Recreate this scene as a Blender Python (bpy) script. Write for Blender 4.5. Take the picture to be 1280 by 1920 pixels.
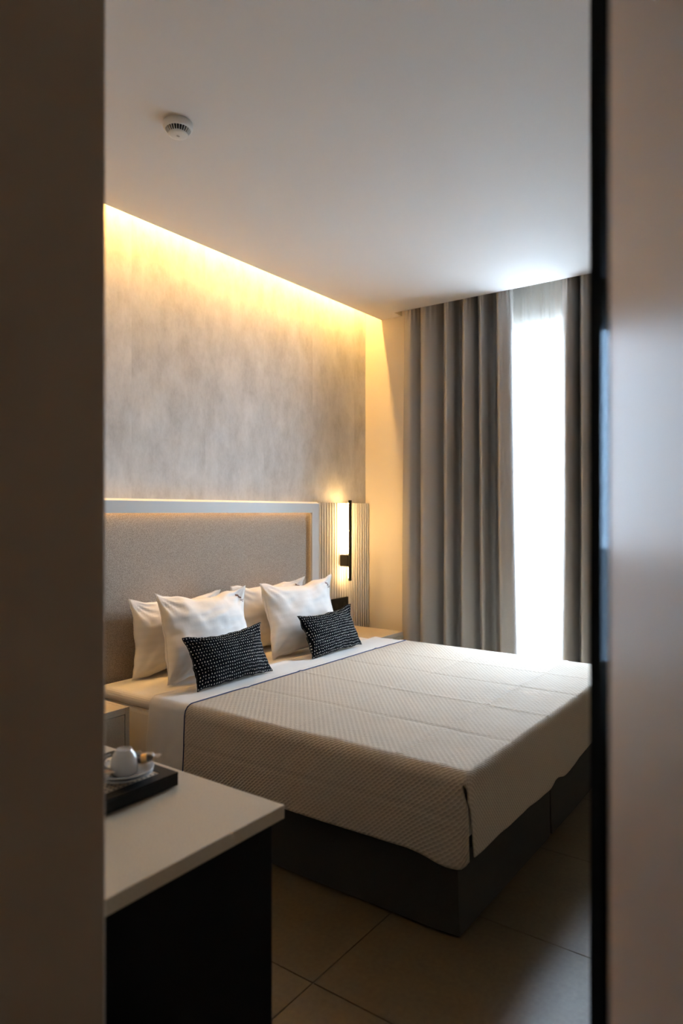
import bpy, bmesh, math, random
from mathutils import Vector, Matrix, noise

random.seed(7)
for o in list(bpy.data.objects):
    bpy.data.objects.remove(o, do_unlink=True)
scene = bpy.context.scene
COL = scene.collection
R = math.radians

# ------------------------------------------------------------------ camera
CAM_H = 1.40
YAW = 36.0                      # degrees from +x towards +y
cam_data = bpy.data.cameras.new('camera')
cam = bpy.data.objects.new('camera', cam_data)
COL.objects.link(cam)
cam.location = (0, 0, CAM_H)
cam.rotation_euler = (R(90), 0, R(YAW - 90))
cam_data.sensor_fit = 'HORIZONTAL'
cam_data.sensor_width = 24.0
cam_data.lens = 24.0
cam_data.clip_start = 0.01
cam_data.dof.use_dof = True
cam_data.dof.focus_distance = 3.3
cam_data.dof.aperture_fstop = 2.4
scene.camera = cam

# ------------------------------------------------------------------ world, daylight, exposure
world = bpy.data.worlds.new('sky')
scene.world = world
world.use_nodes = True
bg = world.node_tree.nodes['Background']
bg.inputs[0].default_value = (0.64, 0.81, 1.0, 1)
bg.inputs[1].default_value = 54.0

pl = bpy.data.lights.new('window_portal', 'AREA')
pl.shape = 'RECTANGLE'; pl.size = 2.74; pl.size_y = 1.22
pl.cycles.is_portal = True
po = bpy.data.objects.new('window_portal', pl); COL.objects.link(po)
po.location = (4.80, 1.535, 1.37); po.rotation_euler = (0, R(90), 0)

vs = scene.view_settings
vs.view_transform = 'Standard'; vs.look = 'None'; vs.gamma = 1.0
vs.use_curve_mapping = False
vs.exposure = 0.95

COVE_POWER = 150.0
BED_LED_POWER = 12.0
LAMP_POWER = 110.0
WARM = (1.0, 0.56, 0.16)

# ------------------------------------------------------------------ material helpers
class NT:
    def __init__(self, name):
        self.m = bpy.data.materials.new(name); self.m.use_nodes = True
        self.t = self.m.node_tree; self.t.nodes.clear()
        self.out = self.n('ShaderNodeOutputMaterial')
    def n(self, typ, ins=None, **props):
        nd = self.t.nodes.new(typ)
        for k, v in props.items(): setattr(nd, k, v)
        if ins:
            for k, v in ins.items():
                s = nd.inputs[k]
                if isinstance(v, bpy.types.NodeSocket): self.t.links.new(v, s)
                else: s.default_value = v
        return nd
    def math(self, op, a, b=0.0, c=None):
        ins = {0: a, 1: b}
        if c is not None: ins[2] = c
        return self.n('ShaderNodeMath', ins, operation=op).outputs[0]
    def ramp(self, fac, stops):
        nd = self.n('ShaderNodeValToRGB', {0: fac}); e = nd.color_ramp.elements
        while len(e) < len(stops): e.new(0.5)
        for i, (p, c) in enumerate(stops):
            e[i].position = p; e[i].color = (*c, 1) if len(c) == 3 else c
        return nd.outputs[0]
    def bsdf(self, color, rough=0.5, normal=None, **kw):
        ins = {'Base Color': color if isinstance(color, bpy.types.NodeSocket) else (*color, 1), 'Roughness': rough}
        for k, v in kw.items(): ins[k.replace('_', ' ')] = v
        if normal is not None: ins['Normal'] = normal
        return self.n('ShaderNodeBsdfPrincipled', ins).outputs[0]
    def surf(self, s):
        self.t.links.new(s, self.out.inputs[0]); return self.m
    def obj(self): return self.n('ShaderNodeTexCoord').outputs['Object']
    def uv(self): return self.n('ShaderNodeTexCoord').outputs['UV']
    def noise(self, vec, scale, detail=3, rough=.5):
        return self.n('ShaderNodeTexNoise', {'Vector': vec, 'Scale': scale, 'Detail': detail, 'Roughness': rough}).outputs[0]
    def bump(self, h, strength=.3, dist=.01):
        return self.n('ShaderNodeBump', {'Height': h, 'Strength': strength, 'Distance': dist}).outputs[0]
    def scaled(self, vec, s, loc=(0, 0, 0), rot=(0, 0, 0)):
        return self.n('ShaderNodeMapping', {0: vec, 'Location': loc, 'Rotation': rot, 'Scale': s}).outputs[0]

def plain(name, col, rough=.5, bump_scale=None, bump_str=.1, **kw):
    t = NT(name); nm = None
    if bump_scale: nm = t.bump(t.noise(t.obj(), bump_scale, 4), bump_str, .004)
    return t.surf(t.bsdf(col, rough, nm, **kw))

def emit(name, col, st):
    t = NT(name)
    return t.surf(t.n('ShaderNodeEmission', {0: (*col, 1), 1: st}).outputs[0])

M = {}
M['plaster'] = plain('painted_plaster', (.66, .62, .57), .75, 60, .06)
M['ceiling'] = plain('ceiling_paint', (.80, .77, .74), .7, 90, .05)
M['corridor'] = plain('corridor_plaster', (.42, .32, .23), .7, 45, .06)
M['side_wall'] = plain('window_wall_paint', (.74, .66, .54), .7, 60, .05)
M['white'] = plain('white_plastic', (.8, .79, .76), .35)
M['white_dark'] = plain('vent_interior', (.02, .018, .016), .6)
M['black'] = plain('black_powder_coat', (.004, .004, .004), .5, Specular_IOR_Level=.25)
M['black_panel'] = plain('black_board', (.0025, .0025, .0028), .6, Specular_IOR_Level=.15)
def m_band():
    t = NT('dark_polished_band')
    return t.surf(t.n('ShaderNodeBsdfGlossy', {0: (.011, .014, .017, 1), 'Roughness': .10}).outputs[0])
M['gloss_black'] = m_band()
M['frame'] = plain('pale_lacquer', (.60, .58, .55), .42, 140, .03)
M['trim_white'] = plain('white_edge', (.88, .86, .80), .4)
M['frame_edge'] = plain('dark_joint', (.03, .028, .025), .8)
M['outside'] = plain('outside_light_block', (.06, .057, .05), .9)  # kept dark so the added outside slabs bounce little light onto the ceiling
M['porcelain'] = plain('porcelain', (.50, .50, .50), .12, Coat_Weight=.5)
M['grout'] = plain('grout', (.13, .105, .075), .85)
M['navy'] = plain('navy_piping', (.03, .045, .12), .8)
M['ink'] = plain('ink', (.17, .10, .09), .9)
M['alu'] = plain('window_frame_white', (.75, .75, .75), .4)
M['rubber'] = plain('rubber', (.01, .01, .01), .7)
M['cove_led'] = emit('cove_led', WARM, COVE_POWER)
M['bed_led'] = emit('headboard_led', (1, .60, .22), BED_LED_POWER)
M['bed_led_dim'] = emit('headboard_side_led', (1, .70, .36), BED_LED_POWER * .15)
M['lamp_led'] = emit('lamp_led', (1, .62, .24), LAMP_POWER)

def m_laminate():
    t = NT('speckled_laminate'); o = t.obj()
    c = t.ramp(t.noise(o, 420, 2), [(.35, (.50, .42, .32)), (.7, (.64, .55, .43))])
    return t.surf(t.bsdf(c, .45, t.bump(t.noise(o, 300, 2), .04, .002)))
M['laminate'] = m_laminate()

def m_wallpaper():
    t = NT('mottled_wallpaper'); o = t.obj()
    oi = t.n('ShaderNodeObjectInfo').outputs['Random']
    off = t.n('ShaderNodeCombineXYZ', {0: t.math('MULTIPLY', oi, 37.0), 1: 0.0, 2: t.math('MULTIPLY', oi, 11.0)}).outputs[0]
    p = t.n('ShaderNodeVectorMath', {0: o, 1: off}, operation='ADD').outputs[0]
    a = t.noise(t.scaled(p, (6.5, 1, 3.6)), 1.0, 5, .6)
    b = t.noise(t.scaled(p, (70, 1, 40)), 1.0, 4, .7)
    c = t.noise(t.scaled(p, (22, 1, 11)), 1.0, 4, .6)
    s = t.math('ADD', t.math('MULTIPLY', a, .62), t.math('ADD', t.math('MULTIPLY', b, .2), t.math('MULTIPLY', c, .2)))
    s = t.math('ADD', s, t.math('MULTIPLY', t.math('SUBTRACT', oi, .5), .04))
    col = t.ramp(s, [(.36, (.43, .415, .395)), (.5, (.55, .535, .515)), (.64, (.65, .635, .615))])
    return t.surf(t.bsdf(col, .7, t.bump(b, .12, .003)))
M['wallpaper'] = m_wallpaper()

def m_tile():
    t = NT('floor_tile'); o = t.obj()
    s = t.math('ADD', t.math('MULTIPLY', t.noise(t.scaled(o, (1.4, 1, 1)), 2.2, 5, .6), .6), t.math('MULTIPLY', t.noise(o, 60, 3), .4))
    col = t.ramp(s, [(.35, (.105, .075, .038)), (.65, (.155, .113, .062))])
    return t.surf(t.bsdf(col, .42, t.bump(t.noise(o, 120, 2), .03, .002)))
M['tile'] = m_tile()

def m_weave(name, c1, c2, sc=(520, 520, 260), bs=.5, rough=.9):
    t = NT(name); o = t.obj()
    n1 = t.noise(t.scaled(o, sc), 1.0, 2, .6)
    col = t.ramp(n1, [(.35, c1), (.65, c2)])
    return t.surf(t.bsdf(col, rough, t.bump(n1, bs, .003)))
M['headboard_fabric'] = m_weave('headboard_fabric', (.26, .205, .16), (.53, .44, .36), (300, 300, 220), .6)
M['skirt'] = m_weave('divan_fabric', (.026, .023, .019), (.042, .038, .032), (600, 600, 600), .3)
M['curtain'] = m_weave('curtain_fabric', (.36, .335, .31), (.45, .425, .395), (700, 700, 700), .2)
M['sheet'] = plain('white_sheet', (.76, .72, .67), .85, 9, .25)

def m_pillow():
    t = NT('striped_satin_pillowcase'); u = t.uv()
    y = t.n('ShaderNodeSeparateXYZ', {0: u}).outputs[1]
    st = t.math('GREATER_THAN', t.math('FRACT', t.math('MULTIPLY', y, 26.0)), .5)
    col = t.ramp(st, [(0, (.735, .70, .66)), (1, (.76, .725, .685))])
    nz = t.noise(t.obj(), 14, 3)
    return t.surf(t.bsdf(col, t.math('ADD', .55, t.math('MULTIPLY', st, .25)), t.bump(nz, .18, .01)))
M['pillow'] = m_pillow()

def m_dots():
    t = NT('black_cloth_white_dashes'); u = t.uv()
    s = t.n('ShaderNodeSeparateXYZ', {0: u})
    px, py = .0148, .0163
    row = t.math('FLOOR', t.math('DIVIDE', s.outputs[1], py))
    wob = t.noise(t.scaled(u, (60, 60, 1)), 1.0, 1)
    ux = t.math('FRACT', t.math('ADD', t.math('DIVIDE', s.outputs[0], px), t.math('MULTIPLY', t.math('SINE', t.math('MULTIPLY', row, 12.9)), .8)))
    uy = t.math('FRACT', t.math('ADD', t.math('DIVIDE', s.outputs[1], py), t.math('MULTIPLY', t.math('SUBTRACT', wob, .5), .5)))
    inx = t.math('LESS_THAN', t.math('ABSOLUTE', t.math('SUBTRACT', ux, .5)), t.math('ADD', .015, t.math('MULTIPLY', wob, .21)))
    iny = t.math('LESS_THAN', t.math('ABSOLUTE', t.math('SUBTRACT', uy, .5)), .16)
    d = t.math('MULTIPLY', inx, iny)
    col = t.ramp(d, [(0, (.0035, .004, .006)), (1, (.66, .62, .56))])
    return t.surf(t.bsdf(col, .95, t.bump(d, .3, .002), Specular_IOR_Level=.08))
M['dots'] = m_dots()

def m_spread():
    t = NT('woven_bedspread'); u = t.uv()
    s = t.n('ShaderNodeSeparateXYZ', {0: u}); x, y = s.outputs[0], s.outputs[1]
    p = .0112
    a = t.math('DIVIDE', t.math('ADD', t.math('MULTIPLY', x, .77), t.math('MULTIPLY', y, .64)), p)
    b = t.math('DIVIDE', t.math('SUBTRACT', t.math('MULTIPLY', x, .64), t.math('MULTIPLY', y, .77)), .0185)
    tri = t.math('ABSOLUTE', t.math('SUBTRACT', t.math('MULTIPLY', t.math('FRACT', b), 2), 1))
    ph = t.math('ADD', a, t.math('MULTIPLY', tri, .2))
    h = t.math('ABSOLUTE', t.math('SUBTRACT', t.math('MULTIPLY', t.math('FRACT', ph), 2), 1))
    h = t.math('POWER', h, 1.9)
    h = t.math('ADD', t.math('MULTIPLY', h, .75), t.math('MULTIPLY', tri, .35))
    fine = t.noise(t.scaled(u, (500, 500, 1)), 1.0, 2)
    hh = t.math('ADD', h, t.math('MULTIPLY', fine, .25))
    col = t.ramp(h, [(0, (.45, .375, .285)), (1, (.59, .505, .40))])
    return t.surf(t.bsdf(col, .9, t.bump(hh, .6, .003)))
M['spread'] = m_spread()

def m_sheer():
    t = NT('sheer_voile')
    tr = t.n('ShaderNodeBsdfTransparent', {0: (1, 1, 1, 1)}).outputs[0]
    tl = t.n('ShaderNodeBsdfTranslucent', {0: (.85, .87, .9, 1)}).outputs[0]
    df = t.n('ShaderNodeBsdfDiffuse', {0: (.8, .82, .85, 1)}).outputs[0]
    c = t.n('ShaderNodeMixShader', {0: .35, 1: tl, 2: df}).outputs[0]
    return t.surf(t.n('ShaderNodeMixShader', {0: .42, 1: tr, 2: c}).outputs[0])
M['sheer'] = m_sheer()

def m_glass(name, tint=(1, 1, 1), refl=.08, rough=0.0):
    t = NT(name)
    tr = t.n('ShaderNodeBsdfTransparent', {0: (*tint, 1)}).outputs[0]
    gl = t.n('ShaderNodeBsdfGlossy', {0: (1, 1, 1, 1), 'Roughness': rough}).outputs[0]
    return t.surf(t.n('ShaderNodeMixShader', {0: refl, 1: tr, 2: gl}).outputs[0])
M['pane'] = m_glass('window_glass')
M['cellophane'] = m_glass('cellophane', (1, .97, .92), .14, .15)

def m_leaf():
    t = NT('satin_door_lacquer'); o = t.obj()
    return t.surf(t.bsdf((.88, .70, .60), .47, t.bump(t.noise(o, 25, 3), .02, .003), Specular_IOR_Level=.5))
M['leaf'] = m_leaf()
M['gold'] = plain('gold_foil', (.75, .45, .10), .3, Metallic=.8)
M['choc'] = plain('dark_biscuit', (.05, .025, .012), .5)
M['orange'] = plain('orange_print', (.6, .16, .04), .6)
M['paper'] = plain('sachet_paper', (.68, .60, .48), .6)
M['tray_wood'] = plain('beige_tray_inlay', (.66, .56, .44), .5)

# ------------------------------------------------------------------ geometry helpers
def link(name, me, mat=None, parent=None, smooth=False):
    ob = bpy.data.objects.new(name, me); COL.objects.link(ob)
    if mat is not None and not me.materials: me.materials.append(mat)
    if parent is not None: ob.parent = parent
    if smooth:
        for p in me.polygons: p.use_smooth = True
    return ob

def from_bm(name, bm, mat=None, parent=None, smooth=False):
    bmesh.ops.recalc_face_normals(bm, faces=bm.faces[:])
    me = bpy.data.meshes.new(name); bm.to_mesh(me); bm.free()
    return link(name, me, mat, parent, smooth)

def add_box(bm, a, b, bev=0, seg=2):
    (x0, y0, z0), (x1, y1, z1) = a, b
    r = bmesh.ops.create_cube(bm, size=1)
    vs_ = r['verts']
    for v in vs_:
        v.co = Vector(((x0 + x1) / 2 + v.co.x * (x1 - x0), (y0 + y1) / 2 + v.co.y * (y1 - y0), (z0 + z1) / 2 + v.co.z * (z1 - z0)))
    if bev:
        es = {e for v in vs_ for e in v.link_edges}
        bmesh.ops.bevel(bm, geom=list(es), offset=bev, segments=seg, affect='EDGES', profile=.5)

def box(name, a, b, mat, parent=None, bev=0, seg=2):
    bm = bmesh.new(); add_box(bm, a, b, bev, seg)
    return from_bm(name, bm, mat, parent)

def boxes(name, lst, mat, parent=None, bev=0):
    bm = bmesh.new()
    for a, b in lst: add_box(bm, a, b, bev)
    return from_bm(name, bm, mat, parent)

def empty(name, loc=(0, 0, 0), rz=0):
    o = bpy.data.objects.new(name, None); COL.objects.link(o)
    o.location = loc; o.rotation_euler.z = rz; o.empty_display_size = .1
    return o

def tag(o, label=None, cat=None, group=None, kind=None):
    if label: o['label'] = label
    if cat: o['category'] = cat
    if group: o['group'] = group
    if kind: o['kind'] = kind
    return o

def struct(o, label, cat):
    return tag(o, label, cat, kind='structure')

def grid_mesh(name, nu, nv, fn, uvfn=None, closed_u=False):
    verts = [fn(i / (nu - 1 if not closed_u else nu), j / (nv - 1)) for j in range(nv) for i in range(nu)]
    faces = []
    for j in range(nv - 1):
        for i in range(nu if closed_u else nu - 1):
            k = (i + 1) % nu
            faces.append((j * nu + i, j * nu + k, (j + 1) * nu + k, (j + 1) * nu + i))
    me = bpy.data.meshes.new(name); me.from_pydata(verts, [], faces); me.update()
    if uvfn:
        uvl = me.uv_layers.new(name='UVMap')
        for p in me.polygons:
            for li in p.loop_indices:
                vi = me.loops[li].vertex_index
                uvl.data[li].uv = uvfn((vi % nu) / (nu - 1), (vi // nu) / (nv - 1))
    return me

def lathe(name, prof, mat, parent=None, n=48, loc=(0, 0, 0)):
    bm = bmesh.new(); rings = []
    for r, z in prof:
        if r < 1e-6: rings.append([bm.verts.new((loc[0], loc[1], loc[2] + z))])
        else: rings.append([bm.verts.new((loc[0] + r * math.cos(2 * math.pi * i / n), loc[1] + r * math.sin(2 * math.pi * i / n), loc[2] + z)) for i in range(n)])
    for a, b in zip(rings, rings[1:]):
        for i in range(n):
            k = (i + 1) % n
            if len(a) == 1 and len(b) == 1: continue
            if len(a) == 1: bm.faces.new((a[0], b[i], b[k]))
            elif len(b) == 1: bm.faces.new((a[i], a[k], b[0]))
            else: bm.faces.new((a[i], a[k], b[k], b[i]))
    o = from_bm(name, bm, mat, parent, True)
    return o

def sharp(o, ang=35):
    for e in o.data.edges: pass
    try: o.data.set_sharp_from_angle(angle=R(ang))
    except Exception: pass
    return o

def tube(name, pts, rad, mat, parent=None, n=12):
    cu = bpy.data.curves.new(name, 'CURVE'); cu.dimensions = '3D'; cu.bevel_depth = rad; cu.bevel_resolution = 3; cu.use_fill_caps = True
    sp = cu.splines.new('POLY'); sp.points.add(len(pts) - 1)
    for p, c in zip(sp.points, pts): p.co = (*c, 1)
    tmp = bpy.data.objects.new('t', cu); COL.objects.link(tmp)
    me = bpy.data.meshes.new_from_object(tmp.evaluated_get(bpy.context.evaluated_depsgraph_get()))
    bpy.data.objects.remove(tmp); bpy.data.curves.remove(cu)
    me.name = name
    return link(name, me, mat, parent, True)

# ------------------------------------------------------------------ room dimensions
HC = 2.90            # dropped ceiling
YW = 3.036           # headboard wall
XW = 4.500           # window wall
X0 = -1.50           # corridor end
YF = -0.90           # wall opposite the headboard
LX, LY = 0.595, 0.85 # corner of the bathroom block beside the camera

# floor: grout bed with tiles
floor = struct(box('floor', (X0, YF, -.10), (4.9, YW, -.003), M['grout']), 'beige stone-look tiled floor of the bedroom', 'floor')
TX, TY = .6, 1.2
tile_cache = {}
def add_tile(x0, x1, y0, y1):
    w, d = x1 - x0, y1 - y0
    key = (round(w, 3), round(d, 3))
    if key not in tile_cache:
        bm = bmesh.new(); g = .0015
        add_box(bm, (g, g, -.012), (w - g, d - g, 0), .0012, 1)
        bmesh.ops.recalc_face_normals(bm, faces=bm.faces[:])
        me = bpy.data.meshes.new('tile'); bm.to_mesh(me); bm.free(); me.materials.append(M['tile'])
        tile_cache[key] = me
    o = bpy.data.objects.new('tile', tile_cache[key]); COL.objects.link(o)
    o.location = (x0, y0, 0); o.parent = floor
xs = [1.592 + TX * k for k in range(-6, 6)]
ys = [1.262 + TY * k for k in range(-2, 3)]
for i in range(len(xs) - 1):
    for j in range(len(ys) - 1):
        a, b, c, d = max(xs[i], X0), min(xs[i + 1], 4.62), max(ys[j], YF), min(ys[j + 1], YW)
        if b - a < .02 or d - c < .02: continue
        if b <= LX + .01 and c >= LY - .01: continue
        if a < LX and d > LY and b <= LX + .01: d = LY
        add_tile(a, b, c, d)

# ceiling with curtain pocket and light cove
CY = 2.886; PX = 4.392; PY = 2.70
ceil = struct(boxes('ceiling', [((X0, YF, HC), (PX, CY, HC + .10)), ((PX - .001, PY, HC), (XW, CY, HC + .10)),
                                ((X0, YF, HC + .20), (4.9, YW + .1, HC + .30))], M['ceiling']),
              'smooth off-white dropped ceiling with a light cove along the headboard wall', 'ceiling')
# headboard wall
wall_back = struct(box('wall_back', (X0, YW, -.1), (4.9, YW + .15, HC + .3), M['plaster']), 'headboard wall papered in mottled grey', 'wall')
wx = [LX + .002, 1.235, 1.757, 2.279, 2.801, 3.312, 3.823, 4.345, XW - .001]
for a, b in zip(wx, wx[1:]):
    box('wallpaper_strip', (a, YW - .0022, 0), (b, YW, HC + .2), M['wallpaper'], wall_back)
# window wall with tall opening
OY0, OY1, OZ = .95, 2.12, 2.73
wall_right = struct(boxes('wall_right', [((XW, 2.44, -.1), (4.85, YW, HC + .2)), ((4.66, OY1, -.1), (4.85, 2.44, HC + .2)), ((4.66, YF, OZ), (4.85, OY1, HC + .2)),
                                         ((4.66, YF, -.1), (4.85, OY0, OZ))], M['side_wall']), 'cream painted window wall behind the curtains', 'wall')
# bathroom block beside the camera, wall opposite, corridor end
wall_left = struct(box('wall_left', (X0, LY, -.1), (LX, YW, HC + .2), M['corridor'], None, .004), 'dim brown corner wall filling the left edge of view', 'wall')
wall_front = struct(box('wall_front', (X0, YF - .15, -.1), (4.9, YF, HC + .3), M['corridor']), 'plain wall opposite the headboard, outside the view', 'wall')
wall_end = struct(box('wall_corridor', (X0 - .15, YF, -.1), (X0, LY, HC + .3), M['corridor']), 'corridor end wall behind the camera', 'wall')
baseb = struct(box('baseboard_left', (LX, LY + .15, 0), (LX + .012, YW - .01, .07), M['frame']), 'low pale skirting board along the left bedroom wall', 'baseboard')

# window
win = empty('window_1', (4.76, 1.6, 0)); struct(win, 'tall white-framed balcony window glowing behind the sheer curtain', 'window')
def wbox(name, a, b, mat):
    o = box(name, a, b, mat, None, .003); o.parent = win; o.matrix_parent_inverse = Matrix.Translation(win.location).inverted(); return o
ws = [OY0, 1.30, OY1]
wbox('window_head', (4.73, OY0, OZ - .06), (4.79, OY1, OZ), M['alu'])
wbox('window_sill', (4.73, OY0, 0), (4.79, OY1, .06), M['alu'])
for i, y in enumerate(ws):
    yy = min(max(y, OY0 + .03), OY1 - .03)
    wbox('window_stile', (4.732, yy - .03, .06), (4.788, yy + .03, OZ - .06), M['alu'])
for a, b in zip(ws, ws[1:]):
    wbox('window_pane', (4.757, a + .03, .06), (4.763, b - .03, OZ - .06), M['pane'])

struct(box('added_balcony_slab', (4.85, -1.0, -.25), (6.2, 4.2, -.06), M['outside']), 'unseen dark balcony slab added outside the window to cut light from below', 'balcony')  # unseen slab, added to dim daylight coming up through the window
struct(box('ground', (5.0, -60, -3.6), (90, 60, -3.4), M['outside']), 'unseen dark ground slab added far below the window to block sky light', 'ground')  # unseen, added to block the lower half of the uniform sky
# open door leaf beside the lens: satin face seen at a grazing angle, black edge profile
TH = R(18.1); dirv = Vector((math.cos(TH), math.sin(TH), 0)); nrm = Vector((-math.sin(TH), math.cos(TH), 0))
rr = .68; ang = R(YAW) - math.atan((1131 - 640) / 1280)
P2 = Vector((rr * math.cos(ang), rr * math.sin(ang), 0))
door = empty('door_1', P2 - dirv * .86); door.rotation_euler.z = TH
struct(door, 'open satin beige door leaf with black edge profile at the right edge of view', 'door')
LEN = .86
box('leaf', (0, -.040, .008), (LEN, 0, 2.45), M['leaf'], door, .001)
box('edge_band', (LEN - .085, 0.0001, .008), (LEN, .0009, 2.45), M['gloss_black'], door)
box('edge_profile', (LEN, -.040, .008), (LEN + .003, .0008, 2.45), M['black'], door)
pa = R(YAW) - math.atan((1104.5 - 640) / 1280); PP = Vector((.87 * math.cos(pa), .87 * math.sin(pa), 0))
struct(box('door_frame', (PP.x, PP.y - .055, 0), (PP.x + .045, PP.y, HC), M['black'], None, .002), 'narrow black door post rising beside the right curtain', 'door frame')
for z in (.3, 1.2, 2.15):
    boxes('hinge', [((-.006, -.030, z - .05), (0, -.004, z + .05))], M['black'], door, .001)

# ------------------------------------------------------------------ cove light strip
cove = empty('cove_light', (2.5, CY, HC)); tag(cove, 'warm strip light hidden in the ceiling cove above the wallpaper', 'strip light')
def under(parent, o):
    o.parent = parent; o.matrix_parent_inverse = Matrix.Translation(parent.location).inverted(); return o
under(cove, box('light_strip', (LX + .02, CY + .022, HC + .188), (XW - .02, CY + .036, HC + .193), M['cove_led']))
under(cove, box('mounting_profile', (LX + .02, CY + .016, HC + .1935), (XW - .02, CY + .042, HC + .1995), M['white']))

# ------------------------------------------------------------------ headboard
HX0, HX1, HZ = 1.945, 3.772, 1.470
hb = empty('headboard', ((HX0 + HX1) / 2, 2.98, 0)); tag(hb, 'wide headboard with pale frame around woven taupe fabric', 'headboard')
FY, BY = 2.935, YW - .006
def rail(name, prof_box):
    return under(hb, boxes(name, prof_box, M['frame'], None, 0))
def top_rail():
    bm = bmesh.new()
    # lip at the front with a chamfered top, thicker body behind
    prof = [(FY, HZ - .075), (FY, HZ - .012), (BY, HZ - .012), (BY, HZ - .032), (FY + .016, HZ - .032), (FY + .016, HZ - .075)]
    L = [bm.verts.new((HX0, y, z)) for y, z in prof]; Rr = [bm.verts.new((HX1, y, z)) for y, z in prof]
    n = len(prof)
    for i in range(n): bm.faces.new((L[i], L[(i + 1) % n], Rr[(i + 1) % n], Rr[i]))
    bm.faces.new(L); bm.faces.new(Rr)
    return under(hb, from_bm('top_rail', bm, M['frame']))
def edge_trim():
    bm = bmesh.new(); prof = [(FY, HZ - .0118), (FY + .0005, HZ - .0105), (FY + .020, HZ), (BY, HZ), (BY, HZ - .0118)]
    A = [bm.verts.new((HX0, y, z)) for y, z in prof]; B = [bm.verts.new((HX1, y, z)) for y, z in prof]; n = len(prof)
    for i in range(n): bm.faces.new((A[i], A[(i + 1) % n], B[(i + 1) % n], B[i]))
    bm.faces.new(A); bm.faces.new(B)
    tag(under(hb, from_bm('edge_trim', bm, M['trim_white'])), 'bright white top edge')
edge_trim()
top_rail()
for s, xo, xi, xb in ((0, HX0, HX0 + .075, HX0 + .032), (1, HX1, HX1 - .075, HX1 - .032)):
    under(hb, boxes('side_rail', [((min(xo, xi), FY, .02), (max(xo, xi), FY + .016, HZ - .0752)), ((min(xo, xb), FY + .0161, .02), (max(xo, xb), BY, HZ - .0325))], M['frame']))
under(hb, box('fabric_panel', (HX0 + .033, 2.974, .25), (HX1 - .033, BY - .001, HZ - .033), M['headboard_fabric'], None, .004))
under(hb, box('light_strip', (HX0 + .06, FY + .020, HZ - .036), (HX1 - .06, FY + .031, HZ - .0325), M['bed_led']))
under(hb, box('light_strip', (HX1 - .036, FY + .020, .7), (HX1 - .0325, FY + .030, HZ - .06), M['bed_led_dim']))

# ------------------------------------------------------------------ slatted panel behind the right nightstand
sp = empty('slatted_panel', (4.14, YW, 0)); tag(sp, 'pale vertically ribbed wall panel between headboard and window wall', 'wall panel')
SX0, SX1, SZ = 3.815, XW - .006, 1.468
under(sp, box('backing', (SX0, YW - .022, .02), (SX1, YW - .003, SZ - .002), M['frame']))
NS = 22; pitch = (SX1 - SX0) / NS
def slat_mesh():
    bm = bmesh.new(); w = pitch * .5 - .0045; pr = []
    for k in range(9):
        a = math.pi * k / 8
        pr.append((-w * math.cos(a), -.004 - .017 * math.sin(a)))
    pr = [(-w, 0)] + pr + [(w, 0)]
    lo = [bm.verts.new((x, y, .02)) for x, y in pr]; hi = [bm.verts.new((x, y, SZ)) for x, y in pr]
    n = len(pr)
    for i in range(n): bm.faces.new((lo[i], lo[(i + 1) % n], hi[(i + 1) % n], hi[i]))
    bm.faces.new(lo); bm.faces.new(hi)
    bmesh.ops.recalc_face_normals(bm, faces=bm.faces[:])
    me = bpy.data.meshes.new('slat'); bm.to_mesh(me); bm.free(); me.materials.append(M['frame']); return me
sm = slat_mesh()
for k in range(NS):
    o = bpy.data.objects.new('slat', sm); COL.objects.link(o)
    o.location = (SX0 + pitch * (k + .5), YW - .022, 0); under(sp, o)
SF = YW - .022 - .021     # slat fronts

# wall lamp: black rod with light towards the wall, round bracket
lamp = empty('wall_lamp', (4.098, SF, 1.04)); tag(lamp, 'slim black vertical wall lamp glowing against the ribbed panel', 'wall lamp')
LXc, LYc = 4.110, 2.913
under(lamp, box('rod', (LXc - .011, LYc - .014, .892), (LXc + .011, LYc + .004, 1.487), M['black'], None, .003))
under(lamp, box('upper_light', (LXc - .009, LYc + .0042, 1.095), (LXc + .009, LYc + .008, 1.465), M['lamp_led'], None, .002))
under(lamp, box('lower_light', (LXc - .009, LYc + .0042, .915), (LXc + .009, LYc + .008, .985), M['lamp_led'], None, .002))
under(lamp, box('bracket', (LXc - .0125, LYc + .0045, .997), (LXc + .0115, SF - .0005, 1.083), M['black'], None, .004, 3))

# black socket plate
so = empty('socket_plate', (4.09, SF, .71)); tag(so, 'black power socket plate on the ribbed panel beside the pillow', 'socket')
under(so, box('plate', (3.985, SF - .010, .648), (4.196, SF - .0002, .763), M['black'], None, .004))
for xx in (4.04, 4.145):
    bm = bmesh.new()
    bmesh.ops.create_cone(bm, cap_ends=True, segments=28, radius1=.021, radius2=.021, depth=.003,
                          matrix=Matrix.Translation((xx, SF - .0117, .706)) @ Matrix.Rotation(R(90), 4, 'X'))
    under(so, from_bm('socket_face', bm, M['rubber']))

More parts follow.
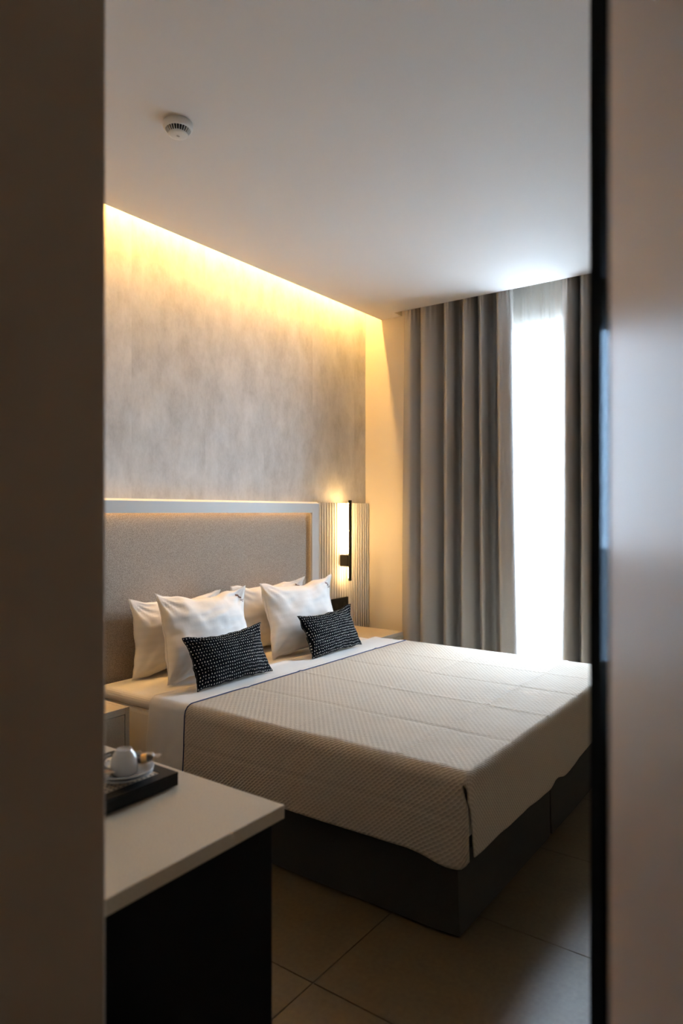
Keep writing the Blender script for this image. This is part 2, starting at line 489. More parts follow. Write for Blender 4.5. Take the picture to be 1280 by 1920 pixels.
# ------------------------------------------------------------------ nightstands
def nightstand(x0, x1, y0, y1, h, label):
    t = empty('nightstand', ((x0 + x1) / 2, (y0 + y1) / 2, 0))
    tag(t, label, 'nightstand', 'nightstands flanking the bed')
    b = .022
    under(t, boxes('carcass', [((x0, y0, .10), (x0 + b, y1, h)), ((x1 - b, y0, .10), (x1, y1, h)), ((x0 + b, y0, h - b * 1.3), (x1 - b, y1, h)),
                               ((x0 + b, y0, .10), (x1 - b, y1, .122)), ((x0 + b, y1 - .01, .122), (x1 - b, y1, h - b * 1.3))], M['laminate'], None, .0008))
    zs = [.1245, h - b * 1.3 - .003]
    dr = under(t, box('drawer', (x0 + b + .003, y0 + .001, zs[0]), (x1 - b - .003, y0 + .30, zs[1]), M['laminate'], None, .001))
    under(t, box('plinth', (x0 + .03, y0 + .05, 0), (x1 - .03, y1 - .02, .10), M['black_panel']))
    return t
nightstand(1.50, 1.912, 2.56, YW - .006, .53, 'pale laminate nightstand partly hidden behind the wall at the left')
nightstand(3.92, 4.290, 2.56, SF - .002, .53, 'pale laminate nightstand beneath the wall lamp')

# ------------------------------------------------------------------ bed
BX0, BX1, BYF, BYH = 2.03, 3.80, 1.005, 2.925
ZT = .554
bed = empty('bed', ((BX0 + BX1) / 2, 2.0, 0)); tag(bed, 'large double bed with dark skirted base and cream mattress', 'bed')
BM = (BX0 + BX1) / 2
def skirt_box(x0, x1):
    # fabric covered base with rounded top edges, slightly flared towards the floor
    def f(u, v):
        n = 4; per = [(x0, BYH), (x0, BYF), (x1, BYF), (x1, BYH)]
        seg = min(int(u * 4), 3); q = u * 4 - seg
        a, b = per[seg], per[(seg + 1) % 4]
        x, y = a[0] + (b[0] - a[0]) * q, a[1] + (b[1] - a[1]) * q
        cx, cy = (x0 + x1) / 2, (BYF + BYH) / 2
        fl = .008 * (1 - v) ** 2
        nx = -1 if seg == 0 else (1 if seg == 2 else 0); ny = -1 if seg == 1 else (1 if seg == 3 else 0)
        wob = .004 * noise.noise((x * 3, y * 3, v * 2)) * (1 - v)
        return (x + nx * (fl + wob), y + ny * (fl + wob), .012 + v * .252 + .004 * noise.noise((x * 2.3, y * 2.3, 5)) * (1 - v))
    me = grid_mesh('base', 96, 10, f, None, True)
    bm = bmesh.new(); bm.from_mesh(me); bpy.data.meshes.remove(me)
    bmesh.ops.contextual_create(bm, geom=[e for e in bm.edges if e.is_boundary and min(v.co.z for v in e.verts) > .2])
    o = under(bed, from_bm('base', bm, M['skirt']))
    for sx, sy in ((x0, BYF), (x1, BYF), (x0, BYH), (x1, BYH)):
        pass
    # stitched corner cords at the foot end
    for sx in (x0, x1):
        pts = [(sx + (.004 if sx == x0 else -.004), BYF - .002 - .008 * (1 - k / 8) ** 2, .02 + k * .0300) for k in range(9)]
        c = tube('seam_cord', pts, .0035, M['skirt']); c.parent = o; c.matrix_parent_inverse = bed.matrix_basis.inverted() if False else Matrix.Translation(bed.location).inverted()
    return o
skirt_box(BX0, BM - .006); skirt_box(BM + .006, BX1)
mat_o = under(bed, box('mattress', (2.008, 1.03, .2660), (3.822, 2.93, .490), M['sheet'], None, .022, 4))
top_o = under(bed, box('mattress_topper', (2.000, .985, .4895), (3.830, 2.93, ZT), M['sheet'], None, .030, 5))

# drape helper: cross-section across the bed, x from left hem over the top to the right hem
def drape_profile(xl, xr, zt, hem, r, n_side, n_top, n_arc):
    pts = []
    for k in range(n_side): pts.append((xl, hem + (zt - r - hem) * k / n_side, 'l'))
    for k in range(n_arc): a = math.pi / 2 * k / n_arc; pts.append((xl + r - r * math.cos(a), zt - r + r * math.sin(a), 'a'))
    for k in range(n_top + 1): pts.append((xl + r + (xr - xl - 2 * r) * k / n_top, zt, 't'))
    for k in range(1, n_arc + 1): a = math.pi / 2 * k / n_arc; pts.append((xr - r + r * math.sin(a), zt - r + r * math.cos(a), 'b'))
    for k in range(1, n_side + 1): pts.append((xr, zt - r - (zt - r - hem) * k / n_side, 'r'))
    return pts

def bump1(d, w): return math.exp(-(d / w) ** 2)

# turned-down sheet band
def sheet_band():
    pr = drape_profile(1.978, 3.852, ZT + .008, .27, .035, 14, 60, 6)
    ny = 22; y0, y1 = 2.2655, 2.500
    verts, faces = [], []
    acc = [0]
    for a, b in zip(pr, pr[1:]): acc.append(acc[-1] + math.hypot(b[0] - a[0], b[1] - a[1]))
    for j in range(ny):
        q = j / (ny - 1); y = y0 + (y1 - y0) * q
        for (x, z, k) in pr:
            yy = y; dz = dx = 0
            low = max(0, (ZT - z) / .29)
            yy += low * .03 * q + .001 + .006 * noise.noise((x * 4, y * 4, 2)) * q
            if k == 'l': dx = -.010 * low * (1 + math.sin(y * 60 + 2 * noise.noise((y * 5, z * 3, 1)))) * .5 - .004 * noise.noise((y * 18 + z * 16, z * 7, 3))
            elif k == 'r': dx = .008 * low
            else: dz = .0035 * noise.noise((x * 7, y * 9, 4)) + .004 * bump1(q - 1, .12) + (.003 if q < .15 else 0)
            verts.append((x + dx, yy, z + dz))
    n = len(pr)
    for j in range(ny - 1):
        for i in range(n - 1): faces.append((j * n + i, j * n + i + 1, (j + 1) * n + i + 1, (j + 1) * n + i))
    me = bpy.data.meshes.new('bed_sheet'); me.from_pydata(verts, [], faces); me.update()
    o = link('bed_sheet', me, M['sheet'], None, True)
    s = o.modifiers.new('thick', 'SOLIDIFY'); s.thickness = .004; s.offset = 1
    return tag(o, 'white top sheet folded down in a band above the bedspread', 'bed sheet')
sheet_band()

# bedspread: left flap + top + right flap, with a foot flap
SXL, SXR, SYF, SYH = 1.972, 3.858, .938, 2.262
ZS = ZT + .016
def creases(x, y):
    h = 0
    for cx, a in ((2.36, -.0035), (2.75, .0035), (3.12, -.0035), (3.47, .003)): h += a * bump1(x - cx + .01 * noise.noise((y * 3, cx, 0)), .008)
    for cy, a in ((1.22, .0048), (1.70, -.0032), (1.05, .002)): h += a * bump1(y - cy + .006 * noise.noise((x * 3, cy, 0)), .009)
    h += .0035 * noise.noise((x * 2.2, y * 2.2, 9)) + .0012 * noise.noise((x * 9, y * 9, 3))
    return h
def bedspread():
    r = .045; hem = .283
    pr = drape_profile(SXL, SXR, ZS, hem, r, 26, 150, 7)
    acc = [0]
    for a, b in zip(pr, pr[1:]): acc.append(acc[-1] + math.hypot(b[0] - a[0], b[1] - a[1]))
    n = len(pr); ny = 118; verts, uvs, faces = [], [], []
    for j in range(ny):
        q = j / (ny - 1); y = SYF + r * .5 + (SYH - SYF - r * .5) * q
        for i, (x, z, k) in enumerate(pr):
            low = max(0, (ZS - r - z) / (ZS - r - hem)); dx = dz = dy = 0
            if k in 'lr':
                sgn = -1 if k == 'l' else 1
                cr = .0035 * bump1(y - 1.63 - .006 * math.sin(z * 9), .006) - .003 * bump1(z - .415 - .012 * math.sin(y * 2), .007) + .0035 * bump1(y - SYH + .062, .0055) * -1
                wv = .005 * noise.noise((y * 3.1, z * 2.5, 7)) + low * .006 * math.sin(y * 8.3 + .6) + .0022 * noise.noise((y * 15, z * 10, 2))
                dx = sgn * (.008 * low + cr + wv * (.3 + low))
                dz = low * (.012 * noise.noise((y * 1.7, 3, 3)) - .004)
                # corner of the flap hangs a little lower and rounds off
                e = bump1(y - SYF - .02, .05) * low; ff = bump1(y - SYF, .10)
                dz += low * (-.022 * bump1(y - SYF - .085, .075) + .030 * bump1(y - SYF - .018, .016)); dy = -(.016 + .012 * low) * ff * min(1, low * 4 + (.0 if k in 'lr' else 0))
                dx += sgn * -.004 * e
            elif k == 't': dz = creases(x, y)
            # roll the foot edge of the top downwards
            if k in 'tab':
                d = (y - SYF) / r
                if d < 1: dz -= r * .0
            verts.append((x + dx, y + dy, z + dz)); uvs.append((acc[i], y))
    for j in range(ny - 1):
        for i in range(n - 1): faces.append((j * n + i, j * n + i + 1, (j + 1) * n + i + 1, (j + 1) * n + i))
    # foot flap: hangs from the foot end of the top section
    t0 = next(i for i, p in enumerate(pr) if p[2] == 'a') + 1
    t1 = max(i for i, p in enumerate(pr) if p[2] == 'b') - 1
    idx = list(range(t0, t1 + 1)); prev = [i for i in idx]          # row 0 is the j=0 row of the top
    arc = 7; rows = arc + 26
    base = len(verts); yA = SYF + r * .5
    y_edge = SYF
    for m in range(1, rows + 1):
        row = []
        for i in idx:
            x, z, k = pr[i]
            if m <= arc:
                a = math.pi / 2 * m / arc
                yy = yA - (yA - y_edge) * math.sin(a); zz = z - r + r * math.cos(a); low = 0; s = r * a
            else:
                low = (m - arc) / (rows - arc)
                h2 = hem + .022 + .010 * math.sin(x * 3.9 + 1.0) + .02 * bump1(x - 2.76, .06) + .006 * noise.noise((x * 5, 0, 3))
                zz = (z - r) + (h2 - (z - r)) * low; yy = y_edge; s = r * 1.57 + (z - r - zz)
                yy -= low * (.010 + .007 * math.sin(x * 7.1 + .5) + .010 * noise.noise((x * 2.3, zz * 2, 5))) + .0025 * noise.noise((x * 14, zz * 9, 2))
            xx = x
            if x < SXL + .06 and m > arc:       # free edge next to the slit, eased inwards
                xx = x + .013 * min(1, low * 5) * (1 - (x - SXL) / .06)
                yy += .002 * (1 - (x - SXL) / .06)
            dzc = creases(x, yA) if (k == 't' and m <= 3) else 0
            verts.append((xx, yy, zz + dzc)); uvs.append((acc[i], yA - s)); row.append(len(verts) - 1)
        for q in range(len(idx) - 1): faces.append((prev[q + 1], prev[q], row[q], row[q + 1]))
        prev = row
    me = bpy.data.meshes.new('bedspread'); me.from_pydata(verts, [], faces); me.update()
    uvl = me.uv_layers.new(name='UVMap')
    for l in me.loops: uvl.data[l.index].uv = uvs[l.vertex_index]
    o = link('bedspread', me, M['spread'], None, True)
    s = o.modifiers.new('thick', 'SOLIDIFY'); s.thickness = .005; s.offset = -1
    tag(o, 'taupe woven quilted bedspread draped over the bed', 'bedspread')
    # navy piping along the head edge
    pts = [(x, SYH + .001, z + .0005) for x, z, k in pr[::2]]
    j = ny - 1
    pts = [tuple(verts[j * n + i]) for i in range(0, n, 2)]
    pp = tube('piping', [(x, y + .0015, z + .001) for x, y, z in pts], .0030, M['navy']); pp.parent = o
    tag(pp, 'navy piping')
    return o
bedspread()

# ------------------------------------------------------------------ pillows and cushions
def pillow_fn(W, H, T, k, seed, wr):
    def f(u, v, side):
        x = W / 2 * u * (1 - k * (1 - v * v) * (.6 + .4 * abs(u))); z = H / 2 * v * (1 - k * (2.1 if v > 0 else 1.0) * (1 - u * u) * (.6 + .4 * abs(v)))
        e = (max(0, 1 - u * u) ** .48) * (max(0, 1 - v * v) ** .45)
        cu = max(0., abs(u) - .5) * max(0., abs(v) - .5) * 4
        y = side * T / 2 * e * (1 - .55 * cu)
        s = seed
        n1 = noise.noise((u * 1.7 + s, v * 1.7, side * 3)) * .016 + noise.noise((u * 5 + s, v * 3 + u * 2, side)) * .006
        fold = math.sin((u + v * .6) * 9 + 3 * noise.noise((u * 2, v * 2, s))) * .0035 * (abs(u * v)) ** 1.5
        for cu_, cv_ in ((-1, -1), (1, -1), (-1, 1), (1, 1)):
            d = math.hypot(u - cu_, v - cv_)
            if d < 1.1: fold += .0075 * math.sin(math.atan2(v - cv_, u - cu_) * 13 + s + 2 * noise.noise((u * 2, v * 2, s))) * math.exp(-(d / .48) ** 2) * min(1, d * 3)
        fold += .0035 * noise.noise((u * 2.2 + v + s, v * 7 - u * 2, side * 2 + s)) * 1.4
        y += wr * ((n1 + side * fold) * min(1, e * 2.2 + .15))
        if u > .3 and v > .3: y -= wr * .045 * max(0, u + v - 1.25) ** 1.4
        x += wr * (noise.noise((v * 3, s, 1)) * .012 + noise.noise((v * 8, s, 5)) * .004) * abs(u); z += wr * (noise.noise((u * 3, s, 2)) * .014 + noise.noise((u * 8, s, 7)) * .004) * abs(v)
        return Vector((x, y, z))
    return f

def make_pillow(name, W, H, T, k, seed, wr, loc, lean, yaw, roll, mat, label, cat, group, nu=44, nv=36, logo=True, zmin=None, sag=0.0):
    f = pillow_fn(W, H, T, k, seed, wr)
    mx = Matrix.Translation(loc) @ Matrix.Rotation(R(yaw), 4, 'Z') @ Matrix.Rotation(-R(lean), 4, 'X') @ Matrix.Rotation(R(roll), 4, 'Y') @ Matrix.Translation((0, 0, H / 2))
    inv_t = Matrix.Translation(loc).inverted()
    def place(p):
        w = mx @ p
        if w.z < zmin: w.z = zmin + (w.z - zmin) * .06
        return inv_t @ w
    def grid(a): # denser at the rim
        s = -1 + 2 * a; return math.sin(s * math.pi / 2) * .55 + s * .45
    verts, faces, uvs = [], [], []
    idm = {}
    for si, side in enumerate((-1, 1)):
        for j in range(nv):
            for i in range(nu):
                u, v = grid(i / (nu - 1)), grid(j / (nv - 1))
                rim = i in (0, nu - 1) or j in (0, nv - 1)
                if rim and si == 1: idm[(1, i, j)] = idm[(0, i, j)]; continue
                idm[(si, i, j)] = len(verts); verts.append(place(f(u, v, side if not rim else 0) if not rim else f(u, v, 0)))
                uvs.append((W / 2 * u, H / 2 * v))
        for j in range(nv - 1):
            for i in range(nu - 1):
                q = [idm[(si, i, j)], idm[(si, i + 1, j)], idm[(si, i + 1, j + 1)], idm[(si, i, j + 1)]]
                faces.append(q if si == 0 else q[::-1])
    me = bpy.data.meshes.new(name); me.from_pydata(verts, [], faces); me.update()
    uvl = me.uv_layers.new(name='UVMap')
    for l in me.loops: uvl.data[l.index].uv = uvs[l.vertex_index]
    root = empty(name, loc); tag(root, label, cat, group)
    body = link('pillowcase' if logo else 'cover', me, mat, root, True)
    # seam around the rim
    rim = [(i, 0) for i in range(nu)] + [(nu - 1, j) for j in range(1, nv)] + [(i, nv - 1) for i in range(nu - 2, -1, -1)] + [(0, j) for j in range(nv - 2, -1, -1)]
    tube('seam', [verts[idm[(0, i, j)]] for i, j in rim], .0022, mat, root)
    if logo:
        vs2, fs = [], []
        def patch(poly_fn, nu2, nv2):
            b = len(vs2)
            for jj in range(nv2):
                for ii in range(nu2):
                    uu, vv = poly_fn(ii / (nu2 - 1), jj / (nv2 - 1))
                    p = f(uu, vv, -1); e1 = f(uu + .01, vv, -1) - p; e2 = f(uu, vv + .01, -1) - p
                    nn = e1.cross(e2); nn.normalize()
                    if nn.y > 0: nn = -nn
                    vs2.append(place(p + nn * .0012))
            for jj in range(nv2 - 1):
                for ii in range(nu2 - 1): fs.append((b + jj * nu2 + ii, b + jj * nu2 + ii + 1, b + (jj + 1) * nu2 + ii + 1, b + (jj + 1) * nu2 + ii))
        cu, cv = .82, .78
        # slanted tapering stroke
        patch(lambda a, b: (cu - .085 + a * .15, cv + .085 - a * .135 + (b - .5) * (.065 * (1 - .55 * a) + .008)), 14, 4)
        # short word of small strokes, and a fine line under it
        for kx, hgt in ((0, .035), (.024, .045), (.045, .03), (.066, .038), (.090, .05)):
            patch(lambda a, b, kx=kx, hgt=hgt: (cu + .035 + kx + a * .012, cv - .125 + b * hgt), 2, 3)
        patch(lambda a, b: (cu + .035 + a * .10, cv - .122 + b * .011), 8, 2)
        patch(lambda a, b: (cu + .06 + a * .07, cv - .158 + b * .012), 8, 2)
        lm = bpy.data.meshes.new('logo'); lm.from_pydata(vs2, [], fs); lm.update()
        lo = link('logo', lm, M['ink'], root); tag(lo, 'small dark printed emblem and lettering')
    return root

ZP = ZT + .004
G1 = 'white pillows leaning on the headboard'; G2 = 'small dotted black cushions'
make_pillow('pillow', .60, .400, .150, .085, 1.3, 1.0, (2.445, 2.845, ZP), 5, 0, 0, M['pillow'], 'white pillow at the back on the left, mostly behind another white pillow', 'pillow', G1, zmin=ZP)
make_pillow('pillow', .655, .415, .150, .085, 4.7, 1.0, (3.185, 2.845, ZP), 5, 0, -1, M['pillow'], 'white pillow at the back nearer the wall lamp, mostly hidden', 'pillow', G1, zmin=ZP)
make_pillow('pillow',   .600, .445, .165, .090, 8.1, 1.0, (2.465, 2.605, ZP), 14, 0, 1.5, M['pillow'], 'white pillow standing in front on the left, behind a dotted cushion', 'pillow', G1, zmin=ZP)
make_pillow('pillow', .655, .440, .165, .090, 12.9, 1.0, (3.248, 2.605, ZP), 14, 0, 0, M['pillow'], 'white pillow standing in front nearer the wall lamp', 'pillow', G1, zmin=ZP)
ZC = ZT + .0175
make_pillow('cushion', .515, .258, .128, .085, 21.0, .8, (2.413, 2.385, ZC), 24, 0, 0, M['dots'], 'small black cushion with white dashes, nearer the desk', 'cushion', G2, logo=False, zmin=ZC)
make_pillow('cushion', .500, .258, .128, .085, 27.0, .8, (3.268, 2.398, ZC), 24, 0, -1, M['dots'], 'small black cushion with white dashes, nearer the wall lamp', 'cushion', G2, logo=False, zmin=ZC)

# ------------------------------------------------------------------ curtains
def py_at(px, x=4.43): return x * math.tan(R(YAW) - math.atan((px - 640) / 1280))
def catmull(p, n):
    out = []
    for i in range(len(p) - 1):
        p0, p1, p2, p3 = p[max(i - 1, 0)], p[i], p[i + 1], p[min(i + 2, len(p) - 1)]
        for k in range(n):
            t = k / n
            out.append(tuple(.5 * (2 * b + (c - a) * t + (2 * a - 5 * b + 4 * c - d) * t * t + (3 * b - a - 3 * c + d) * t ** 3) for a, b, c, d in zip(p0, p1, p2, p3)))
    out.append(p[-1]); return out

def curtain(name, ctrl_top, ctrl_bot, label, mat, z0=.025, z1=3.02, nz=60, thick=.003):
    a, b = catmull(ctrl_top, 8), catmull(ctrl_bot, 8)
    n = len(a)
    def f(u, v):
        i = round(u * (n - 1)); q = min(1, max(0, v)); w = q ** 1.3
        z = z0 + (z1 - z0) * v
        y = b[i][0] * (1 - w) + a[i][0] * w; x = b[i][1] * (1 - w) + a[i][1] * w
        pin = max(0, (z - 2.62) / .4)
        y += .008 * noise.noise((i * .08, z * 1.1, 2)) * (1 - q)
        x += .004 * noise.noise((i * .05, z * .9, 6)) + .010 * pin * math.sin(i * 1.05) * min(1, pin)
        x = max(x, 4.398 if z > 2.85 else 4.38)
        return (x, y, z)
    me = grid_mesh(name, n, nz, f)
    o = link(name, me, mat, None, True)
    s = o.modifiers.new('thick', 'SOLIDIFY'); s.thickness = thick
    return tag(o, label, 'curtain')

FR_, BK = 4.405, 4.505     # fold crests towards the room / troughs towards the window
def ctl(spec): return [(py_at(px, xx), xx) for px, xx in spec]
left_bot = ctl([(753, 4.46), (756, 4.42), (766, 4.405), (778, 4.44), (789, 4.48), (788, 4.44), (791, 4.402), (805, 4.42), (818, 4.47), (832, 4.55), (833, 4.47), (834, 4.403), (842, 4.42),
                (849, 4.47), (855, 4.55), (862, 4.565), (863, 4.47), (865, 4.402), (876, 4.42), (889, 4.47), (901, 4.55), (902, 4.46), (903, 4.402), (910, 4.42), (915, 4.48), (921, 4.56), (932, 4.575), (936, 4.49), (938, 4.405), (950, 4.408), (963, 4.418), (971, 4.445), (973, 4.50)])
left_top = ctl([(758, 4.46), (762, 4.42), (770, 4.405), (780, 4.44), (789, 4.48), (789, 4.44), (792, 4.402), (805, 4.42), (818, 4.46), (832, 4.54), (833, 4.47), (835, 4.403), (843, 4.42),
                (851, 4.47), (857, 4.55), (865, 4.565), (867, 4.47), (869, 4.402), (878, 4.42), (887, 4.47), (896, 4.55), (897, 4.46), (899, 4.402), (906, 4.42), (912, 4.48), (918, 4.56), (928, 4.575), (930, 4.49), (932, 4.405), (941, 4.408), (951, 4.418), (958, 4.445), (960, 4.50)])
curtain('curtain', left_top, left_bot, 'grey floor-length curtain gathered in folds left of the bright window gap', M['curtain'])['group'] = 'grey drapes'
right_bot = ctl([(1048, 4.50), (1052, 4.44), (1060, 4.405), (1072, 4.43), (1081, 4.50), (1087, 4.56), (1089, 4.47), (1091, 4.405), (1104, 4.43), (1115, 4.52), (1120, 4.46), (1124, 4.405), (1140, 4.43), (1155, 4.53), (1160, 4.45), (1166, 4.405), (1180, 4.43), (1195, 4.53), (1202, 4.44), (1210, 4.405), (1222, 4.43), (1236, 4.49), (1248, 4.42)])
right_top = ctl([(1054, 4.50), (1057, 4.44), (1063, 4.405), (1073, 4.43), (1081, 4.50), (1086, 4.56), (1088, 4.47), (1090, 4.405), (1102, 4.43), (1113, 4.52), (1118, 4.46), (1122, 4.405), (1138, 4.43), (1153, 4.53), (1158, 4.45), (1164, 4.405), (1178, 4.43), (1193, 4.53), (1200, 4.44), (1208, 4.405), (1220, 4.43), (1234, 4.49), (1246, 4.42)])
curtain('curtain', right_top, right_bot, 'grey floor-length curtain right of the bright window gap, beside the black door edge', M['curtain'])['group'] = 'grey drapes'
yv = [2.40 - k * .035 for k in range(46)]
sh = [(y + .006 * math.sin(k * 1.7), 4.622 + .014 * (1 if k % 2 else -1) + .006 * math.sin(k * .9)) for k, y in enumerate(yv)]
def sheer():
    a = catmull(sh, 4); n = len(a)
    me = grid_mesh('sheer_curtain', n, 24, lambda u, v: (a[round(u * (n - 1))][0 + 1] + .004 * noise.noise((u * 30, v * 3, 0)), a[round(u * (n - 1))][0], .03 + 2.99 * v))
    o = link('sheer_curtain', me, M['sheer'], None, True)
    return tag(o, 'white sheer curtain glowing with daylight between the grey drapes', 'curtain')
sheer()
for xx, nm in ((4.48, 'grey drapes'), (4.620, 'sheer curtain')):
    tag(box('curtain_track', (xx - .012, -.6, 3.0205 if xx < 4.5 else 3.021), (xx + .012, 2.68 if xx < 4.5 else 2.42, 3.10), M['white'], None, .002),
        'white ceiling curtain track inside the recess for the ' + nm, 'curtain track')

# ------------------------------------------------------------------ desk
desk = empty('desk', (.87, 1.6, 0)); tag(desk, 'desk with thick beige speckled top and black end panel', 'desk')
DX0, DX1, DY0, DY1, DZ = LX + .003, 1.152, .993, 2.15, .75
under(desk, box('desktop', (DX0, DY0, DZ - .030), (DX1, DY1, DZ), M['laminate'], None, .0015))
under(desk, box('end_panel', (DX0, DY0 + .006, 0), (1.117, DY0 + .040, DZ - .0301), M['black_panel'], None, .001))
under(desk, box('end_panel', (DX0, DY1 - .046, 0), (1.117, DY1 - .012, DZ - .0301), M['black_panel'], None, .001))
under(desk, box('back_panel', (DX0, DY0 + .0405, .30), (DX0 + .018, DY1 - .0465, DZ - .0301), M['black_panel']))

# ------------------------------------------------------------------ tray with tea things
TZ = DZ
tray = empty('tray', (.92, 1.385, TZ)); tag(tray, 'black rectangular serving tray with perforated beige inlay on the desk', 'tray')
TX0, TX1, TY0, TY1, TH_ = .74, 1.080, 1.262, 1.510, .031
z0 = TZ + .004; z1 = z0 + .031
under(tray, box('base', (TX0, TY0, z0), (TX1, TY1, z1 - .006), M['black'], None, .001))
bw = .030
under(tray, boxes('rim', [((TX0, TY0, z1 - .006), (TX1, TY0 + bw, z1)), ((TX0, TY1 - bw, z1 - .006), (TX1, TY1, z1)),
                          ((TX0, TY0 + bw, z1 - .006), (TX0 + bw, TY1 - bw, z1)), ((TX1 - bw, TY0 + bw, z1 - .006), (TX1, TY1 - bw, z1))], M['black']))
inl = under(tray, box('inlay', (TX0 + bw, TY0 + bw, z1 - .0058), (TX1 - bw, TY1 - bw, z1 - .0015), M['tray_wood']))
bm = bmesh.new()
ix0, ix1, iy0, iy1 = TX0 + bw + .010, TX1 - bw - .008, TY0 + bw + .008, TY1 - bw - .008
nx, ny = 22, 14
for a in range(nx):
    for b in range(ny):
        cx = ix1 - a * .0125; cy = iy0 + b * .0125
        if cx < ix0 or cy > iy1: continue
        vsx = [bm.verts.new((cx + dx * .0027, cy + dy * .0027, z1 - .0012)) for dx, dy in ((-1, -1), (1, -1), (1, 1), (-1, 1))]
        bm.faces.new(vsx)
ho = under(tray, from_bm('perforation', bm, M['white_dark'])); ho['kind'] = 'stuff'
for a, b in ((TX0 + .02, TY0 + .02), (TX1 - .02, TY0 + .02), (TX0 + .02, TY1 - .02), (TX1 - .02, TY1 - .02)):
    f_ = lathe('foot', [(0, 0), (.007, 0), (.008, .0045), (0, .0045)], M['rubber'], None, 16, (a, b, TZ)); under(tray, f_)
zin = z1 - .0012
SC = Vector((.980, 1.336))
sprof = [(0, .002), (.022, .002), (.024, 0), (.030, 0), (.032, .003), (.050, .0085), (.066, .0150), (.0675, .0165), (.066, .0172), (.049, .0115), (.031, .0060), (.020, .0055), (0, .0055)]
for k, (dz, lb) in enumerate(((0, 'lower grey-white saucer of the stacked pair on the tray'), (.0075, 'upper grey-white saucer carrying the upturned cup'))):
    o = lathe('saucer', sprof, M['porcelain'], None, 56)
    o.location = (SC.x + k * .003, SC.y, zin + dz); tag(o, lb, 'saucer', 'saucers on the tray')
cup = empty('cup', (SC.x + .003, SC.y, zin + .0140)); tag(cup, 'small upturned grey-white porcelain cup on two saucers', 'cup')
cprof = [(.031, 0), (.0318, .001), (.0322, .006), (.0320, .018), (.0305, .032), (.0270, .045), (.0215, .0535), (.0190, .0550), (.0185, .0590), (.0165, .0590), (.0155, .0562), (0, .0555)]
cin = [(0, .0520), (.018, .0505), (.0245, .043), (.028, .031), (.0295, .018), (.0298, .006), (.0300, .001)]
cprof = [(r_ * .94, z_ * .92) for r_, z_ in cprof]; cin = [(r_ * .94, z_ * .92) for r_, z_ in cin]
lathe('bowl', cin[0:0] + cprof[::-1] + cin[::-1], M['porcelain'], cup, 48)
ha = R(150)
hp = []
for k in range(13):
    a = -math.pi / 2 + math.pi * k / 12
    rr_ = .029 + .017 * math.cos(a); hp.append((rr_ * math.cos(ha), rr_ * math.sin(ha), .028 + .016 * math.sin(a)))
tube('handle', hp, .0035, M['porcelain'], cup)

# wrapped biscuits and sachets on the saucer / tray
def wrapped(name, loc, rz, L, r, label, tilt=0):
    t = empty(name, loc, R(rz)); t.rotation_euler.y = R(tilt); tag(t, label, 'sweet', 'wrapped sweets on the tray')
    def ell(u, v):
        a = 2 * math.pi * u; s = -1 + 2 * v; q = math.sqrt(max(0, 1 - s * s)) ** .8
        return (L * .5 * s, r * q * math.cos(a), r + r * .9 * q * math.sin(a))
    link('biscuit', grid_mesh('biscuit', 20, 13, ell, None, True), M['choc'], t, True)
    def band(u, v):
        a = 2 * math.pi * u
        return ((-.12 + .30 * v) * L, r * 1.03 * math.cos(a), r + r * .95 * math.sin(a))
    link('foil_band', grid_mesh('foil_band', 20, 3, band, None, True), M['gold'], t, True)
    def wrap(u, v):
        a = 2 * math.pi * u; s = -1 + 2 * v
        if abs(s) < .62: q = 1.15 * math.sqrt(max(0, 1 - (s / .75) ** 2)) + .02
        else: q = .38 + (abs(s) - .62) * 2.2
        fl = 1 if abs(s) < .62 else max(.15, 1 - (abs(s) - .6) * 2.4)
        cr = 1 + .12 * math.sin(a * 5 + s * 4)
        return (L * .86 * s, r * q * cr * math.cos(a), r * 1.05 + r * q * fl * cr * math.sin(a))
    link('wrapper', grid_mesh('wrapper', 30, 25, wrap, None, True), M['cellophane'], t, False)
    return t
wrapped('wrapped_sweet', (1.030, 1.322, zin + .0235), -50, .046, .0115, 'dark biscuit in clear wrapper with gold band, right of the cup', -8)
wrapped('wrapped_sweet', (1.014, 1.366, zin + .0225), -25, .042, .011, 'clear-wrapped biscuit tucked just behind the cup', -12)
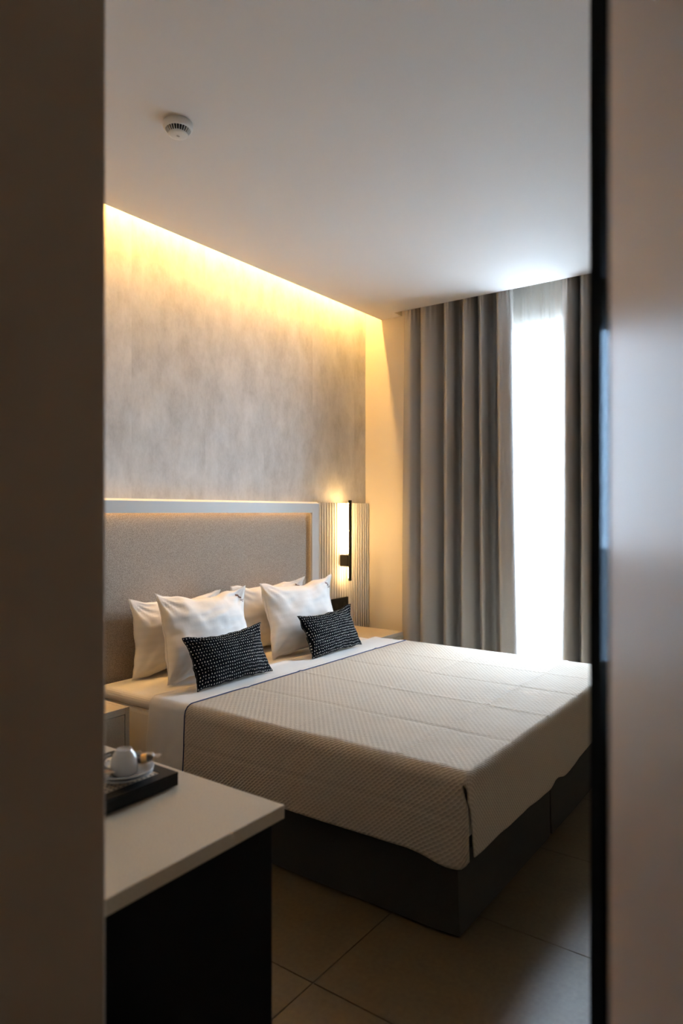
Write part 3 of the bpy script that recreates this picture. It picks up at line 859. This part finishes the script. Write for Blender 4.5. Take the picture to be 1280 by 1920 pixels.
def sachet(loc, rz, tilt, label, bandmat):
    t = empty('sachet', loc, R(rz)); t.rotation_euler.y = R(tilt); tag(t, label, 'sachet', 'sachets beside the cup')
    W, Lh = .022, .060
    def f(u, v):
        a = 2 * math.pi * u; s = -1 + 2 * v
        th = .0032 * max(0, 1 - s ** 6) + .0003
        return (Lh / 2 * s, W / 2 * math.cos(a), .0036 + th * math.sin(a))
    link('packet', grid_mesh('packet', 20, 17, f, None, True), M['paper'], t, True)
    def g(u, v):
        a = 2 * math.pi * u; s = .25 + .35 * v
        th = .0032 * max(0, 1 - s ** 6) + .0006
        return (Lh / 2 * s, (W / 2 + .0003) * math.cos(a), .0036 + th * math.sin(a))
    link('printed_band', grid_mesh('printed_band', 20, 5, g, None, True), bandmat, t, True)
    return t
sachet((.938, 1.338, zin + .024), 250, -12, 'cream sachet with orange band leaning at the left of the cup', M['orange'])
sachet((.930, 1.398, zin + .022), 200, -10, 'cream sachet with gold band behind the cup', M['gold'])

# ------------------------------------------------------------------ smoke detector
det = empty('smoke_detector', (1.758, 2.055, HC)); tag(det, 'round white smoke detector with vented rim on the ceiling', 'smoke detector')
bprof = [(0, 0), (.052, 0), (.0555, -.003), (.0565, -.020), (.0545, -.026), (.050, -.030), (.049, -.030)]
lathe('base', bprof + [(.044, -.026), (0, -.026)], M['white'], det, 64)
lathe('vent_core', [(0, -.0262), (.0435, -.0262), (.034, -.043), (0, -.043)], M['white_dark'], det, 48)
lathe('cap', [(0, -.043), (.0355, -.0425), (.0375, -.045), (.036, -.0485), (.028, -.051), (0, -.052)], M['white'], det, 56)
NR = 26
rib = None
for k in range(NR):
    a = 2 * math.pi * k / NR
    if rib is None:
        bm = bmesh.new()
        pr = [(.049, -.0285), (.0355, -.0470), (.0335, -.0440), (.043, -.0262)]
        A = [bm.verts.new((r_, -.0011, z)) for r_, z in pr]; B = [bm.verts.new((r_, .0011, z)) for r_, z in pr]
        for i in range(4): bm.faces.new((A[i], A[(i + 1) % 4], B[(i + 1) % 4], B[i]))
        bm.faces.new(A); bm.faces.new(B)
        bmesh.ops.recalc_face_normals(bm, faces=bm.faces[:])
        rib = bpy.data.meshes.new('vent_rib'); bm.to_mesh(rib); bm.free(); rib.materials.append(M['white'])
    o = bpy.data.objects.new('vent_rib', rib); COL.objects.link(o); o.rotation_euler.z = a; o.parent = det
mk = box('print_mark', (-.006, -.004, -.0528), (.006, .004, -.0519), M['frame_edge'], det)
mk.data.materials[0] = plain('grey_print', (.45, .43, .41), .6)
